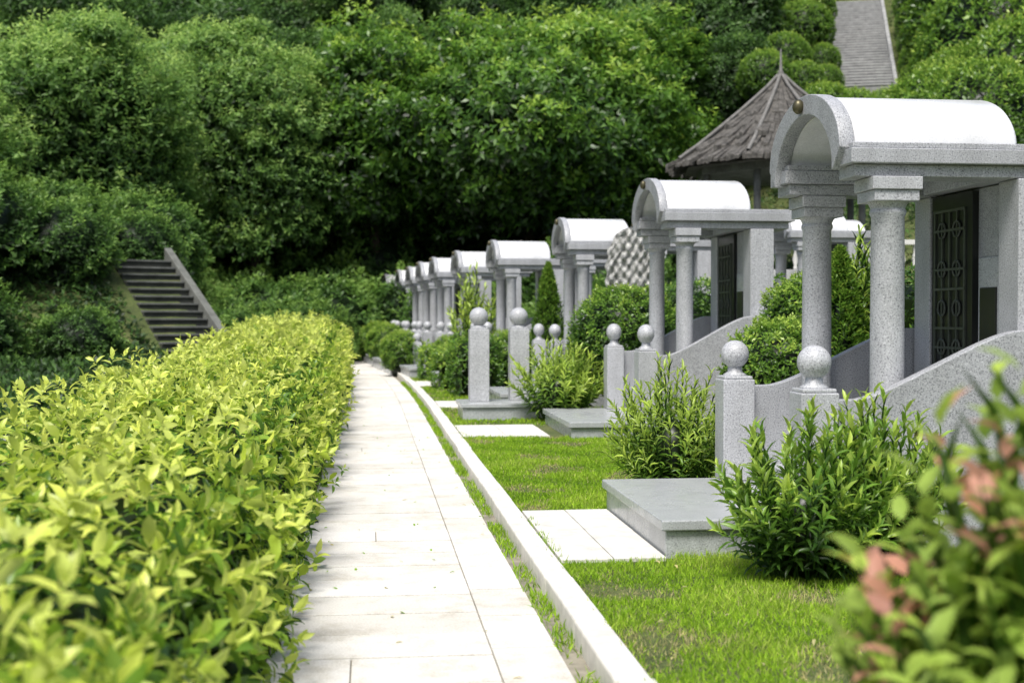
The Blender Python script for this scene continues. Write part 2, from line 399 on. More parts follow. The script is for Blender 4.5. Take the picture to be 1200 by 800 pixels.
# ------------------------------------------------------------------ grave monument
def build_monument():
    root = empty('grave_monument', label='grey granite grave monument with arched white canopy roof', category='grave monument', group='row of arched granite grave monuments')
    b = B().box(-1.50, -0.36, -0.97, 0.93, 0.0, 0.235).box(-1.53, -0.34, -1.0, 0.96, 0.238, 0.30)
    b.obj('step', M_GRAND, root, 0.008)
    b = B().box(-0.33, 1.5, -0.79, 0.79, 0.0, 0.42); b.obj('platform', M_GRAND, root, 0.008)
    for sy in (-0.85, 0.85):
        b = B(); w = 0.118
        b.box(-0.55-w, -0.55+w, sy-w, sy+w, 0.303, 1.045)
        b.box(-0.55-w+.012, -0.55+w-.012, sy-w+.012, sy+w-.012, 1.045, 1.07)
        po = b.obj('gate_post', M_GRAN2, root, 0.008)
        pr = [(0.085, 1.065), (0.085, 1.08), (0.055, 1.10), (0.052, 1.135)]
        rr = 0.104; zc = 1.228
        pr += [(rr*math.sin(t), zc-rr*math.cos(t)) for t in np.linspace(0.5, math.pi-0.03, 16)]
        B().lathe(pr, -0.55, sy, 28).obj('ball_finial', M_GRAN2, po)
    xs = np.linspace(-0.425, 1.5, 40)
    t = np.clip((xs+0.3)/1.05, 0, 1)
    zt = 1.0+0.42*sstep(t)+0.02*np.sin(t*math.pi*2)
    zt = np.where(xs > 1.1, zt-0.25*sstep((xs-1.1)/0.4), zt)
    for sy in (-0.85, 0.85):
        B().wall_xz(xs, zt, 0.0, sy-0.05, sy+0.05).obj('side_wall', M_GRAN, root, 0.006)
    for sy in (-0.64, 0.64):
        pr = [(0.135, 0.50), (0.135, 0.54), (0.115, 0.57), (0.106, 0.60), (0.105, 1.4), (0.102, 2.13), (0.112, 2.15), (0.112, 2.17), (0.104, 2.18), (0.115, 2.205), (0.13, 2.225)]
        b = B().box(-.17, .17, sy-.17, sy+.17, 0.42, 0.50).lathe(pr, 0, sy, 32)
        b.box(-.145, .145, sy-.145, sy+.145, 2.222, 2.29).box(-.160, .160, sy-.160, sy+.160, 2.292, 2.372)
        b.obj('column', M_GRAN2, root, 0.005)
    for sy in (-0.64, 0.64):
        b = B().box(0.80, 1.10, sy-.13, sy+.13, 0.42, 2.372)
        b.obj('pillar', M_GRAN2, root, 0.008)
    b = B().box(0.86, 1.04, -0.505, 0.505, 0.42, 2.372)
    th = np.linspace(0, math.pi, 20)
    h = b.obj('headstone', M_GRAN, root, 0.005)
    b = B().box(0.815, 0.862, -0.12, 0.50, 0.44, 2.36); d = b.obj('dark_panel', M_BLACK, h)
    b = B()
    for i in range(5):
        yy = -0.02+i*0.115; b.box(0.804, 0.816, yy-.010, yy+.010, 0.6, 2.25)
    for i in range(13):
        zz = 0.6+i*0.1375
        if i % 3 != 1: b.box(0.801, 0.813, -0.03, 0.45, zz-.009, zz+.009)
    for i in range(6):
        for j in range(2):
            cyy = 0.095+j*.23; cz = .74+i*.275; n_ = 12
            pts = [(0.806, cyy+.055*math.cos(6.2832*q/n_), cz+.055*math.sin(6.2832*q/n_)) for q in range(n_+1)]
            b.tube(pts, [.009]*(n_+1), 5)
    b.obj('lattice', M_LATT, d)
    b = B().box(0.84, 0.864, -0.46, -0.16, 0.75, 1.9); b.obj('side_panel', M_GRAND, h, 0.004)
    b = B().box(0.828, 0.842, -0.42, -0.20, 1.15, 1.7); b.obj('inscription_plaque', M_BLACK, h, 0.003)
    b = B().box(0.2, 0.8, -0.45, 0.45, 0.42, 0.78).box(0.15, 0.83, -0.5, 0.5, 0.782, 0.86); b.obj('tomb_chest', M_GRAND, root, 0.008)
    b = B()
    for s in (-1, 1):
        ya, yb = sorted((s*0.48, s*0.75)); b.box(-0.26, 1.30, ya, yb, 2.375, 2.45)
        ya, yb = sorted((s*0.45, s*0.80)); b.box(-0.30, 1.36, ya, yb, 2.452, 2.545)
        ya, yb = sorted((s*0.46, s*0.77)); b.box(-0.28, 1.34, ya, yb, 2.547, 2.585)
    b.box(0.72, 1.35, -0.447, 0.447, 2.38, 2.578)
    oA = [(0.70*math.cos(a), 2.56+0.43*math.sin(a)) for a in th]; iA = [(0.57*math.cos(a), 2.43+0.43*math.sin(a)) for a in th]
    b.arch(oA, iA, -0.34, -0.24)
    roof = b.obj('roof', M_GRAN, root, 0.006)
    b = B()
    th2 = np.linspace(0, math.pi, 36)
    oA = [(0.69*math.cos(a), 2.58+0.39*math.sin(a)) for a in th2]; iA = [(0.56*math.cos(a), 2.50+0.35*math.sin(a)) for a in th2]
    b.arch(oA, iA, -0.238, 0.82)
    b.obj('barrel_vault', M_ROOF, roof, 0.006)
    b = B().arch([(0.67*math.cos(a), 2.58+0.37*math.sin(a)) for a in th2], [(0.70*.01*math.cos(a), 2.587+0.001*math.sin(a)) for a in th2], 0.78, 0.835)
    b.obj('vault_end', M_ROOF, roof)
    pr = [(0.04*math.sin(t), -0.05*math.cos(t)) for t in np.linspace(0.05, math.pi-0.05, 12)]
    o = B().lathe(pr, 0, 0, 20).obj('ornament_ball', M_BRONZE, roof); o.location = (-0.365, 0, 2.92)
    return root
mon = build_monument()
mon.location = (3.25, 8.40, 0.0)
lb = 'grey granite grave monument with arched white canopy beside the path'
for (x, y, z, rz, s) in [(3.82, 16.0, -0.06, 0, (.97, 1.18, 1.11)), (3.40, 20.85, 0.0, 0.01, (.90, 1.05, 1.05)), (2.95, 27.5, 0.0, 0.06, (1.0, 1.06, 1.06)), (2.45, 31.4, 0, 0.08, 1.05),
                      (2.05, 34.8, 0, 0.08, 1.05), (1.8, 37.7, 0, 0.1, 1.05), (1.6, 41.2, 0, 0.1, 1.05), (1.35, 44.8, 0, 0.1, 1.06), (0.95, 48.4, 0, 0.1, 1.05)]:
    copy_tree(mon, (x, y, z), rz, s, lb)
for (x, y, z, rz, s) in [(5.9, 26.5, 0.45, 0.0, 1.02), (8.3, 24.5, 0.45, 0.0, 1.05), (9.9, 27.6, 0.55, 0.0, 1.05), (5.2, 31.0, 0.35, 0.05, 1.0)]:
    copy_tree(mon, (x, y, z), rz, s, 'grey granite grave monument with white roof behind the hedges')
tablet = empty('carved_tablet', (4.0, 19.35, 0.06), -.25, (.62, 1, .92), 'tall carved pale stone tablet with arched top beside a bush', 'stone tablet')
B().box(-.55, .55, -.12, .12, .302, 1.795).box(-.62, .62, -.2, .2, 0, .3).obj('slab', M_GRAN, tablet, .01)
# carved crest: one displaced sheet wrapped into a solid
nu, nv = 44, 44; v = []; f = []
for side in (0, 1):
    for j in range(nv+1):
        t_ = j/nv; z = 1.8+t_*1.25
        hw = .6 if z < 2.4 else .6*math.sqrt(max(0.0004, 1-((z-2.4)/.66)**2))
        hw *= 1+.05*math.sin(z*24)
        for i in range(nu+1):
            x = (i/nu*2-1)*hw
            d_ = .045*abs(math.sin(x*13+2*math.sin(z*6)))*abs(math.cos(z*14+1.5*math.sin(x*8)))+.03*math.sin(x*31)*math.cos(z*27)
            edge = min(1, 6*(1-abs(i/nu*2-1)))
            v.append((x, (-.10-d_*edge) if side == 0 else .10, z))
o_ = (nu+1)*(nv+1)
for j in range(nv):
    for i in range(nu):
        a = j*(nu+1)+i
        f.append((a, a+1, a+nu+2, a+nu+1)); f.append((o_+a, o_+a+nu+1, o_+a+nu+2, o_+a+1))
for j in range(nv):
    a = j*(nu+1); f.append((a, a+nu+1, o_+a+nu+1, o_+a)); a += nu; f.append((a, o_+a, o_+a+nu+1, a+nu+1))
for i in range(nu):
    f.append((i, o_+i, o_+i+1, i+1)); a = nv*(nu+1)+i; f.append((a, a+1, o_+a+1, o_+a))
obj_from('carved_crest', v, f, M_CARVE, False, tablet)

b = B().box(1.30, 2.45, 17.75, 18.75, 0.0, 0.24).box(1.27, 2.48, 17.72, 18.78, 0.243, 0.30)
o = b.obj('stone_step', M_GRAND, None, 0.008); tag(o, 'low blue grey granite step under two ball posts', 'step')
def gatepost():
    b = B(); w = 0.14
    b.box(-w, w, -w, w, 0, 1.03); b.box(-w+.02, w-.02, -w+.02, w-.02, 1.03, 1.055)
    po = b.obj('gate_post', M_GRAN2, None, 0.008)
    rr = 0.135; zc = 1.21
    pr = [(0.1, 1.05), (0.1, 1.07), (0.065, 1.09), (0.06, 1.10)]+[(rr*math.sin(t), zc-rr*math.cos(t)) for t in np.linspace(0.5, math.pi-0.03, 16)]
    B().lathe(pr, 0, 0, 28).obj('ball_finial', M_GRAN2, po)
    tag(po, 'square granite gate post topped with a stone ball', 'post', 'granite gate posts with ball finials')
    return po
gp = gatepost(); gp.location = (1.57, 18.3, 0.302)
copy_tree(gp, (2.17, 18.5, 0.302), 0, 1)
for (ya, yb) in [(32.6, 33.6), (35.8, 36.6), (38.8, 40.0), (42.0, 43.4)]:
    for yy in (ya, yb):
        xx = 1.45+float(cy(yy)); sc = random.uniform(.70, .82)
        copy_tree(gp, (xx, yy, 0.05), 0, (.8, .8, sc), 'low granite ball post beside the path')
    xa = 1.45+float(cy(ya)); xb = 1.45+float(cy(yb)); L_ = math.hypot(xb-xa, yb-ya)
    w_ = B().box(.15, L_-.15, -.06, .06, 0, .42).box(.13, L_-.13, -.085, .085, .422, .49).obj('low_wall', M_GRAN2, None, .008)
    w_.location = (xa, ya, .05); w_.rotation_euler = (0, 0, math.atan2(yb-ya, xb-xa))
    tag(w_, 'low pale granite wall between two ball posts', 'wall', 'low granite walls along the path')

# ------------------------------------------------------------------ hedges
def hedge(name, y0, y1, xlf, xrf, Hf, zones, mat, label, tb=0.75, left=False, rough=1.0, stray=0.0, drop=.3, tvar=.1):
    parts = []
    for (ya, yb, dens, nl, L) in zones:
        C = []; U = []; T = []
        ym = (ya+yb)/2; wd = float(xrf(ym)-xlf(ym)); n = int(wd*(yb-ya)*dens)
        y = R.uniform(ya, yb, n); e = R.uniform(-1, 1, n)
        xl, xr, H = xlf(y), xrf(y), Hf(y)
        x = (xl+xr)/2+(xr-xl)/2*e
        bump_ = rough*(0.05*np.sin(x*6+np.sin(y*4)*1.5)*np.cos(y*5.3+x*2)+0.03*np.sin(x*15+y*3)*np.sin(y*12)+.035*np.sin(x*2.3+1)*np.sin(y*1.9))
        z = H*(1-0.22*np.abs(e)**5)+bump_+R.normal(0, .025*rough, n)-np.abs(R.normal(0, .05*rough, n))
        up = (R.uniform(0, 1, n) < stray)*R.uniform(.03, .19, n)
        z = z+up
        C.append(np.stack([x, y, z], 1))
        U.append(np.stack([0.6*e**5+R.normal(0, .38, n), R.normal(0, .38, n), np.ones(n)], 1))
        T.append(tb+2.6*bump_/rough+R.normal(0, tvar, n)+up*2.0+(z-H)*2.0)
        H_ = float(Hf(ym)); n = int(H_*(yb-ya)*dens*1.0)
        for side in ((1,) if not left else (1, -1)):
            y = R.uniform(ya, yb, n); z = R.uniform(0.05, 0.95, n)*Hf(y)
            xx = xrf(y) if side == 1 else xlf(y)
            bump_ = rough*(0.05*np.sin(z*9+y*4)*np.cos(y*7)+.035*np.sin(y*2.7))
            out = (R.uniform(0, 1, n) < stray*1.4)*R.uniform(.02, .20, n)
            x = xx+side*(bump_+0.02-0.10*(z/Hf(y))**4-0.05*(1-z/Hf(y))+out)
            C.append(np.stack([x, y, z], 1))
            U.append(np.stack([side*np.ones(n)+R.normal(0, .3, n), R.normal(0, .4, n), 0.7+R.normal(0, .3, n)], 1))
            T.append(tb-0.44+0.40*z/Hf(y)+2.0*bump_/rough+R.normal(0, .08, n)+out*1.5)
        if left and ya == y0:
            n = int(H_*wd*dens*1.2); e = R.uniform(-1, 1, n); z = R.uniform(.05, .97, n)*H_
            C.append(np.stack([(xlf(ya)+xrf(ya))/2+wd/2*e, ya+R.normal(0, .03, n), z], 1))
            U.append(np.stack([R.normal(0, .4, n), -np.ones(n), .6+R.normal(0, .3, n)], 1))
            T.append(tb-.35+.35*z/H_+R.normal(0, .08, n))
        C = np.concatenate(C); U = np.concatenate(U); T = np.concatenate(T)
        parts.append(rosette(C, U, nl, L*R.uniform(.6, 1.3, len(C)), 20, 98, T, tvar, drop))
    ys = np.linspace(y0+.1, y1, 60); cv = []
    for yy in ys:
        a, c, h = float(xlf(yy)), float(xrf(yy)), float(Hf(yy))
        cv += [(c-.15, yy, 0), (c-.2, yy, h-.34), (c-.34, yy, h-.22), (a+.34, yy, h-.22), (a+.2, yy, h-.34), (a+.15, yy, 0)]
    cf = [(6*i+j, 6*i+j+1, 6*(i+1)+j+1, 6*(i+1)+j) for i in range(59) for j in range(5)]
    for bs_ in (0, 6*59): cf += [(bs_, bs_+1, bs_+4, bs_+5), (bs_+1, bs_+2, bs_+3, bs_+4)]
    P, A, N, Ls, tt = [np.concatenate([p[i] for p in parts]) for i in range(5)]
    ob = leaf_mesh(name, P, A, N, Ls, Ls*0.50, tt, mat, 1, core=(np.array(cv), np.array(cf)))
    tag(ob, label, 'hedge')
    return ob
Hh = lambda y: np.interp(y, [0, 4, 8, 12, 17, 30], [.82, .84, .90, .97, 1.07, 1.38])
hl = lambda y: np.interp(y, [0, 8, 12, 17, 30, 34], [-2.2, -2.35, -2.5, -2.65, -2.95, -3.0])
hr = lambda y: -0.50+cy(y)
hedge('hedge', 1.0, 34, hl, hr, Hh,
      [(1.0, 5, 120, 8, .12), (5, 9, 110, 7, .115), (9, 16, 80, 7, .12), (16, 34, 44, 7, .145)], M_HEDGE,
      'long loose hedge with yellow green young leaves beside the path', 0.97, rough=1.9, stray=.17, drop=.6, tvar=.14)  # drop darkens lower whorl leaves: older growth, plus shaded gaps painted in
def hedge_simple(y0, y1, xl, xr, h, dens, L, tb, label, mat=M_SHRUB):
    return hedge('hedge', y0, y1, lambda y: xl+0*np.asarray(y, float), lambda y: xr+0*np.asarray(y, float), lambda y: h+0.06*np.sin(np.asarray(y)*2.1),
                 [(y0, y1, dens, 6, L)], mat, label, tb, left=True)
hedge_simple(10.3, 14.2, 5.0, 6.0, 2.0, 90, .07, .65, 'clipped dark green hedge behind a grave monument')
hedge_simple(17.5, 26, 5.2, 6.0, 2.1, 60, .09, .6, 'clipped green hedge behind the grave monuments')
hedge_simple(22.9, 24.6, 1.5, 2.4, 1.2, 80, .08, .78, 'low square clipped hedge beside the lawn')
hedge_simple(25.2, 26.3, 1.25, 2.1, 0.95, 90, .08, 1.0, 'low clipped yellow green hedge beside the lawn')
hedge_simple(28.8, 30.3, 1.15, 1.7, 0.9, 80, .10, .95, 'low clipped yellow green hedge beside the lawn')

# ------------------------------------------------------------------ shrubs
def ball_bush(name, c, r, n, L, tb, mat, label, nl=5, det=0, cat='bush', squash=1.0, lump=0.06, group=None):
    d = rdir(n, -0.75)
    lum = 1+lump*np.sin(d[:, 0]*7+d[:, 2]*5)*np.cos(d[:, 1]*8)+R.normal(0, .02+lump*.2, n)
    r3 = np.array([r, r, r*squash])
    C = d*lum[:, None]*r3
    U = d+R.normal(0, .3, (n, 3))+np.array([0, 0, .35])
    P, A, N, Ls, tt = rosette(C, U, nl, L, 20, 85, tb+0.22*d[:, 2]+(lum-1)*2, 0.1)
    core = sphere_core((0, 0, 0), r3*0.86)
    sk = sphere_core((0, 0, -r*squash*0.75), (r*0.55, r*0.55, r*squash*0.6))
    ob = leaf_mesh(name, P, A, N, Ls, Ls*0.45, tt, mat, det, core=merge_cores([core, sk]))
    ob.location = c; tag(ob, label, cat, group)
    return ob
def cp(ob, loc, rot, scale, label=None):
    o = ob.copy(); COL.objects.link(o); o.location = loc; o.rotation_euler = (0, 0, rot)
    o.scale = scale if hasattr(scale, '__len__') else (scale,)*3
    if label: o["label"] = label
    return o
ball_bush('topiary_bush', (3.72, 18.45, 1.2), 0.78, 2600, .075, .55, M_SHRUB, 'round clipped dark green topiary bush between grave monuments', squash=0.95, lump=.10)
bb = ball_bush('topiary_bush', (4.05, 12.3, 0.95), 0.55, 2200, .06, .65, M_SHRUB, 'rounded clipped green bush beside a grave monument', squash=0.95, lump=.10)
cp(bb, (4.85, 13.6, 1.45), 1, 1.0, 'rounded clipped green bush behind a grave monument')
for (x, y, s) in [(2.75, 24.8, 1.1), (1.9, 29.6, .95), (.85, 32.9, 1.0), (.95, 36.2, 1.0), (.55, 39.5, 1.15), (.35, 42.8, 1.2), (0.0, 46.2, 1.2)]:
    cp(bb, (x, y, .6*s), y, s, 'rounded clipped green bush between plots beside the path')

def shoot_shrub(name, base, n, height, spread, nleaf, L, Wr, tb, mat, label, det=1, tipred=False, redf=.25, ph0=75, ph1=22, group=None, var=.65, flatx=1.0):
    az = R.uniform(0, 6.283, n); rr = np.sqrt(R.uniform(0, 1, n))
    h = height*(1-0.35*rr**2)*R.uniform(var, 1.08, n)
    end = np.stack([flatx*spread*rr*np.cos(az), spread*rr*np.sin(az), h], 1)
    st = end*np.array([.35, .35, 0]); mid = end*np.array([.65, .65, .6])
    t = np.linspace(0.22, 1, nleaf)[None, :, None]
    Pt = (1-t)**2*st[:, None]+2*t*(1-t)*mid[:, None]+t*t*end[:, None]
    Tn = unit(2*(1-t)*(mid-st)[:, None]+2*t*(end-mid)[:, None])
    a = np.arange(nleaf)[None, :]*2.4+R.uniform(0, 6.28, (n, 1))
    X = unit(np.cross(Tn, np.array([0.2, 1., .1]))); Y = np.cross(Tn, X)
    Rd = np.cos(a)[..., None]*X+np.sin(a)[..., None]*Y
    ph = np.radians(np.linspace(ph0, ph1, nleaf)[None, :]+R.normal(0, 12, (n, nleaf)))[..., None]
    A = np.cos(ph)*Tn+np.sin(ph)*Rd; N = np.sin(ph)*Tn-np.cos(ph)*Rd
    tn = np.linspace(0, 1, nleaf)[None, :]
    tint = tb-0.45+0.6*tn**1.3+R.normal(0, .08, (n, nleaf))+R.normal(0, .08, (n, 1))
    if tipred:
        isr = (R.uniform(0, 1, (n, 1)) < redf) & (tn > 0.84)
        tint = np.where(isr, 0.97, np.minimum(tint, 0.88))
    Ls = L*R.uniform(.7, 1.15, (n, nleaf))
    P = Pt.reshape(-1, 3); A = A.reshape(-1, 3); N = N.reshape(-1, 3)
    k = 5; ts = np.linspace(0, 1, k+1); 
    SP = []; SA = []; SL = []
    f = lambda q: (1-q)**2*st+2*q*(1-q)*mid+q*q*end
    for i in range(k):
        p0, p1 = f(ts[i]), f(ts[i+1]); SP.append(p0); SA.append(p1-p0); SL.append(np.linalg.norm(p1-p0, axis=1)*1.1)
    SP = np.concatenate(SP); SA = np.concatenate(SA); SL = np.concatenate(SL)
    P = np.concatenate([P, SP]); A = np.concatenate([A, SA]); N = np.concatenate([N, rdir(len(SP))])
    LL = np.concatenate([Ls.ravel(), SL]); WW = np.concatenate([Ls.ravel()*Wr, np.full(len(SL), 0.012)])
    TT = np.concatenate([np.clip(tint, .03, 1).ravel(), np.full(len(SL), .25)])
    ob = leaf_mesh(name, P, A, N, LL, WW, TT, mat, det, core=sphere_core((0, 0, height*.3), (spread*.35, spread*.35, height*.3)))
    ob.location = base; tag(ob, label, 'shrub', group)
    return ob
shoot_shrub('shrub', (2.36, 6.75, 0.06), 130, 0.88, 0.50, 24, .105, .30, .76, M_SHRUB, 'leafy dark green shrub in front of a granite gate post', var=.45)
shoot_shrub('shrub', (2.86, 6.9, 0.06), 130, 0.98, 0.42, 24, .105, .30, .80, M_SHRUB, 'loose leafy green shrub spreading along a granite side wall', var=.45)
shoot_shrub('shrub', (2.40, 9.95, 0.06), 120, 1.05, 0.56, 26, .10, .24, 1.02, M_SHRUB, 'bright green feathery shrub beside a granite step', var=.45)
shoot_shrub('shrub', (2.60, 17.5, 0.06), 110, 1.1, 0.68, 22, .13, .28, 1.0, M_SHRUB, 'bright green shrub beside two ball posts', var=.5)
shoot_shrub('shrub', (2.9, 18.5, 0.06), 80, 0.9, 0.5, 22, .12, .28, .85, M_SHRUB, 'green shrub at the foot of a topiary bush')
shoot_shrub('shrub', (2.3, 25.5, 0.06), 80, 0.9, 0.5, 16, .14, .3, 1.0, M_SHRUB, 'yellow green shrub beside the lawn')
shoot_shrub('shrub', (2.45, 29.7, 0.06), 70, 2.5, 0.6, 16, .2, .3, 1.0, M_SHRUB, 'tall yellow green shrub between grave monuments')
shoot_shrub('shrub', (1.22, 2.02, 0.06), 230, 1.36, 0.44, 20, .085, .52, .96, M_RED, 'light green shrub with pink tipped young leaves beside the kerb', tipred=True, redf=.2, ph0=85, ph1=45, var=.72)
shoot_shrub('shrub', (-6.6, 20.0, 0.0), 60, 0.8, 0.5, 14, .3, .14, .7, M_SHRUB, 'spiky green shrub on the slope')
def conifer(loc, h, r, label):
    n = 2600; t = R.uniform(0, 1, n)**0.8; a = R.uniform(0, 6.28, n)
    rad = r*(1-t)**0.7*(1+.14*np.sin(a*5+t*14)+R.normal(0, .12, n))*np.minimum(1, .5+t*6)
    C = np.stack([rad*np.cos(a), rad*np.sin(a), .1+t*(h-.1)], 1)
    U = np.stack([np.cos(a), np.sin(a), np.full(n, 1.6)], 1)+R.normal(0, .3, (n, 3))
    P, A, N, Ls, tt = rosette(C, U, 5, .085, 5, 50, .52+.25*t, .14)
    zz = np.linspace(0, 1, 9); nu = 12; cv = []
    for q in zz:
        for i in range(nu):
            rr = r*.7*(1-q)**.75+.002; cv.append((rr*math.cos(6.283*i/nu), rr*math.sin(6.283*i/nu), q*(h-.2)))
    cf = [(j*nu+i, j*nu+(i+1) % nu, (j+1)*nu+(i+1) % nu, (j+1)*nu+i) for j in range(8) for i in range(nu)]
    ob = leaf_mesh('conifer', P, A, N, Ls, Ls*.3, tt, M_SHRUB, 0, core=(np.array(cv), np.array(cf)))
    ob.location = loc; tag(ob, label, 'conifer'); return ob
con = conifer((3.42, 24.3, 0.05), 2.5, .42, 'small cone shaped conifer between grave monuments')
cp(con, (4.7, 12.4, 0.05), 1, (1.05, 1.05, 0.86), 'small loose cone shaped conifer behind a granite monument')
bt = shoot_shrub('shrub', (5.0, 12.6, 0.05), 110, 2.25, .45, 30, .12, .26, .85, M_SHRUB, 'tall loose green shrub behind a granite monument')

# ------------------------------------------------------------------ grass
def blades(x, y, z, h, w, tint):
    n = len(x); P = np.stack([x, y, z], 1)
    A = np.stack([R.normal(0, .5, n), R.normal(0, .5, n), np.ones(n)], 1); N = rdir(n)
    return P, A, N, h*R.uniform(.5, 1.3, n), np.full(n, w), tint
zones = []
def lawn(x0, x1, y0, y1, n, h, w):
    x = R.uniform(x0, x1, n); y = R.uniform(y0, y1, n)
    keep = np.ones(n, bool)
    for (a, b_, xe) in aprons:
        keep &= ~((y > a-.02) & (y < b_+.02) & (x < xe+.05))
    patch = np.sin(x*3.1+np.sin(y*2.3)*2)*np.cos(y*2.7+x)
    fine = np.sin(x*11+y*4)*np.sin(y*9-x*6)
    q = np.sin(x*4.3+y*1.7+np.sin(y*3))*np.sin(y*3.1-x*2.2)+.35*fine
    keep &= R.uniform(0, 1, n) > np.clip((q-.45)*1.1, 0, .6)
    x, y, patch, q = x[keep], y[keep], patch[keep], q[keep]
    dry = R.uniform(0, 1, len(x)) < np.clip((q-.25)*1.1, .02, .65)
    t = np.clip(.70+.18*patch+R.normal(0, .12, len(x)), .1, .9)
    t = np.where(dry, 1.0, t)
    zones.append(blades(x+cy(y), y, np.full(len(x), 0.065), h*(1+.35*patch)*np.where(q > .4, .7, 1), w, t))
lawn(1.09, 4.2, 3.2, 7.5, 90000, .046, .0055)
lawn(1.09, 3.2, 9.2, 15.1, 62000, .045, .008)
lawn(1.09, 4.5, 16.7, 30, 34000, .05, .015)
lawn(1.09, 2.5, 30, 50, 9000, .06, .03)
n = 9000; y = R.uniform(3.2, 30, n)**1.0; dens = (np.sin(y*3.1)+np.sin(y*7.7+1)+1.2 > R.uniform(-.5, 2, n)); y = y[dens]
x = R.uniform(.85, .95, len(y))+cy(y)
zones.append(blades(x, y, np.full(len(y), -.015), .06, .008, np.clip(.6+R.normal(0, .15, len(y)), .1, .9)))
n = 2600; y = R.choice(R.uniform(3.2, 20, 60), n)+R.normal(0, .04, n); x = np.where(R.uniform(0, 1, n) < .5, 1.115, -.43)+R.normal(0, .015, n)
zones.append(blades(x, y, np.where(x > 0, .06, -.005), .06, .007, np.clip(.6+R.normal(0, .15, n), .1, .9)))
P, A, N, L_, W_, T_ = [np.concatenate([z[i] for z in zones]) for i in range(6)]
gr = leaf_mesh('grass', P, A, N, L_, W_, T_, M_GRASS, 0); tag(gr, 'short green lawn grass with dry patches', 'grass', kind='stuff')
n = 50; x = R.uniform(1.2, 3.2, n); y = R.uniform(4.8, 7.2, n); m = 70
x = np.concatenate([x, R.uniform(-.4, .9, m)]); y = np.concatenate([y, R.uniform(5, 18, m)])
P = np.stack([x, y, np.where(x > 1, .12, .008)], 1)
d = rdir(n+m); d[:, 2] *= .1
fl = leaf_mesh('fallen_leaves', P, d, np.tile([0, 0, 1.], (n+m, 1))+R.normal(0, .2, (n+m, 3)), R.uniform(.02, .05, n+m), .02, np.where(R.uniform(0, 1, n+m) < .4, 1.0, .5), M_GRASS, 1)
tag(fl, 'scattered dry fallen leaves on lawn and path', 'fallen leaves', kind='stuff')
def cover_pts(n, x0, x1, y0, y1, amp):
    x = R.uniform(x0, x1, n); y = R.uniform(y0, y1, n)
    z = terrain(x, y)+np.maximum(0, amp*(.5+.5*np.sin(x*1.1+np.sin(y*.8)*2)*np.cos(y*1.2+x*.4)))*R.uniform(.3, 1, n)+.05
    return np.stack([x, y, z], 1)
cov = [cover_pts(9000, -16, -3.6, 15.5, 34, .35), cover_pts(7000, -22, -3, 34, 50, .6), cover_pts(9000, -24, 36, 50, 78, .9), cover_pts(5000, 7, 26, 30, 56, .7)]
C = np.concatenate(cov)
def in_stairs(x, y):
    a = []
    for (p0, p1, w) in (((-3.85, 30.4), (-5.9, 34.0), 1.1), ((22.1, 55.9), (26.2, 67.5), 1.75)):
        p0 = np.array(p0); p1 = np.array(p1); d_ = (p1-p0)/np.linalg.norm(p1-p0)
        s_ = (x-p0[0])*d_[0]+(y-p0[1])*d_[1]; q = np.abs(-(x-p0[0])*d_[1]+(y-p0[1])*d_[0])
        a.append((q < w) & (s_ > -1.2) & (s_ < np.linalg.norm(p1-p0)+1))
    return a[0] | a[1]
C = C[~in_stairs(C[:, 0], C[:, 1])]
P, A, N, Ls, tt = rosette(C, np.tile([0, -.3, 1.], (len(C), 1))+R.normal(0, .3, (len(C), 3)), 5, .22, 30, 95, R.normal(.45, .16, len(C)), .1)
o = leaf_mesh('ground_cover', P, A, N, Ls, Ls*.5, tt, M_DARK, 0); tag(o, 'dark green leafy ground cover on the slopes', 'ground cover', kind='stuff')

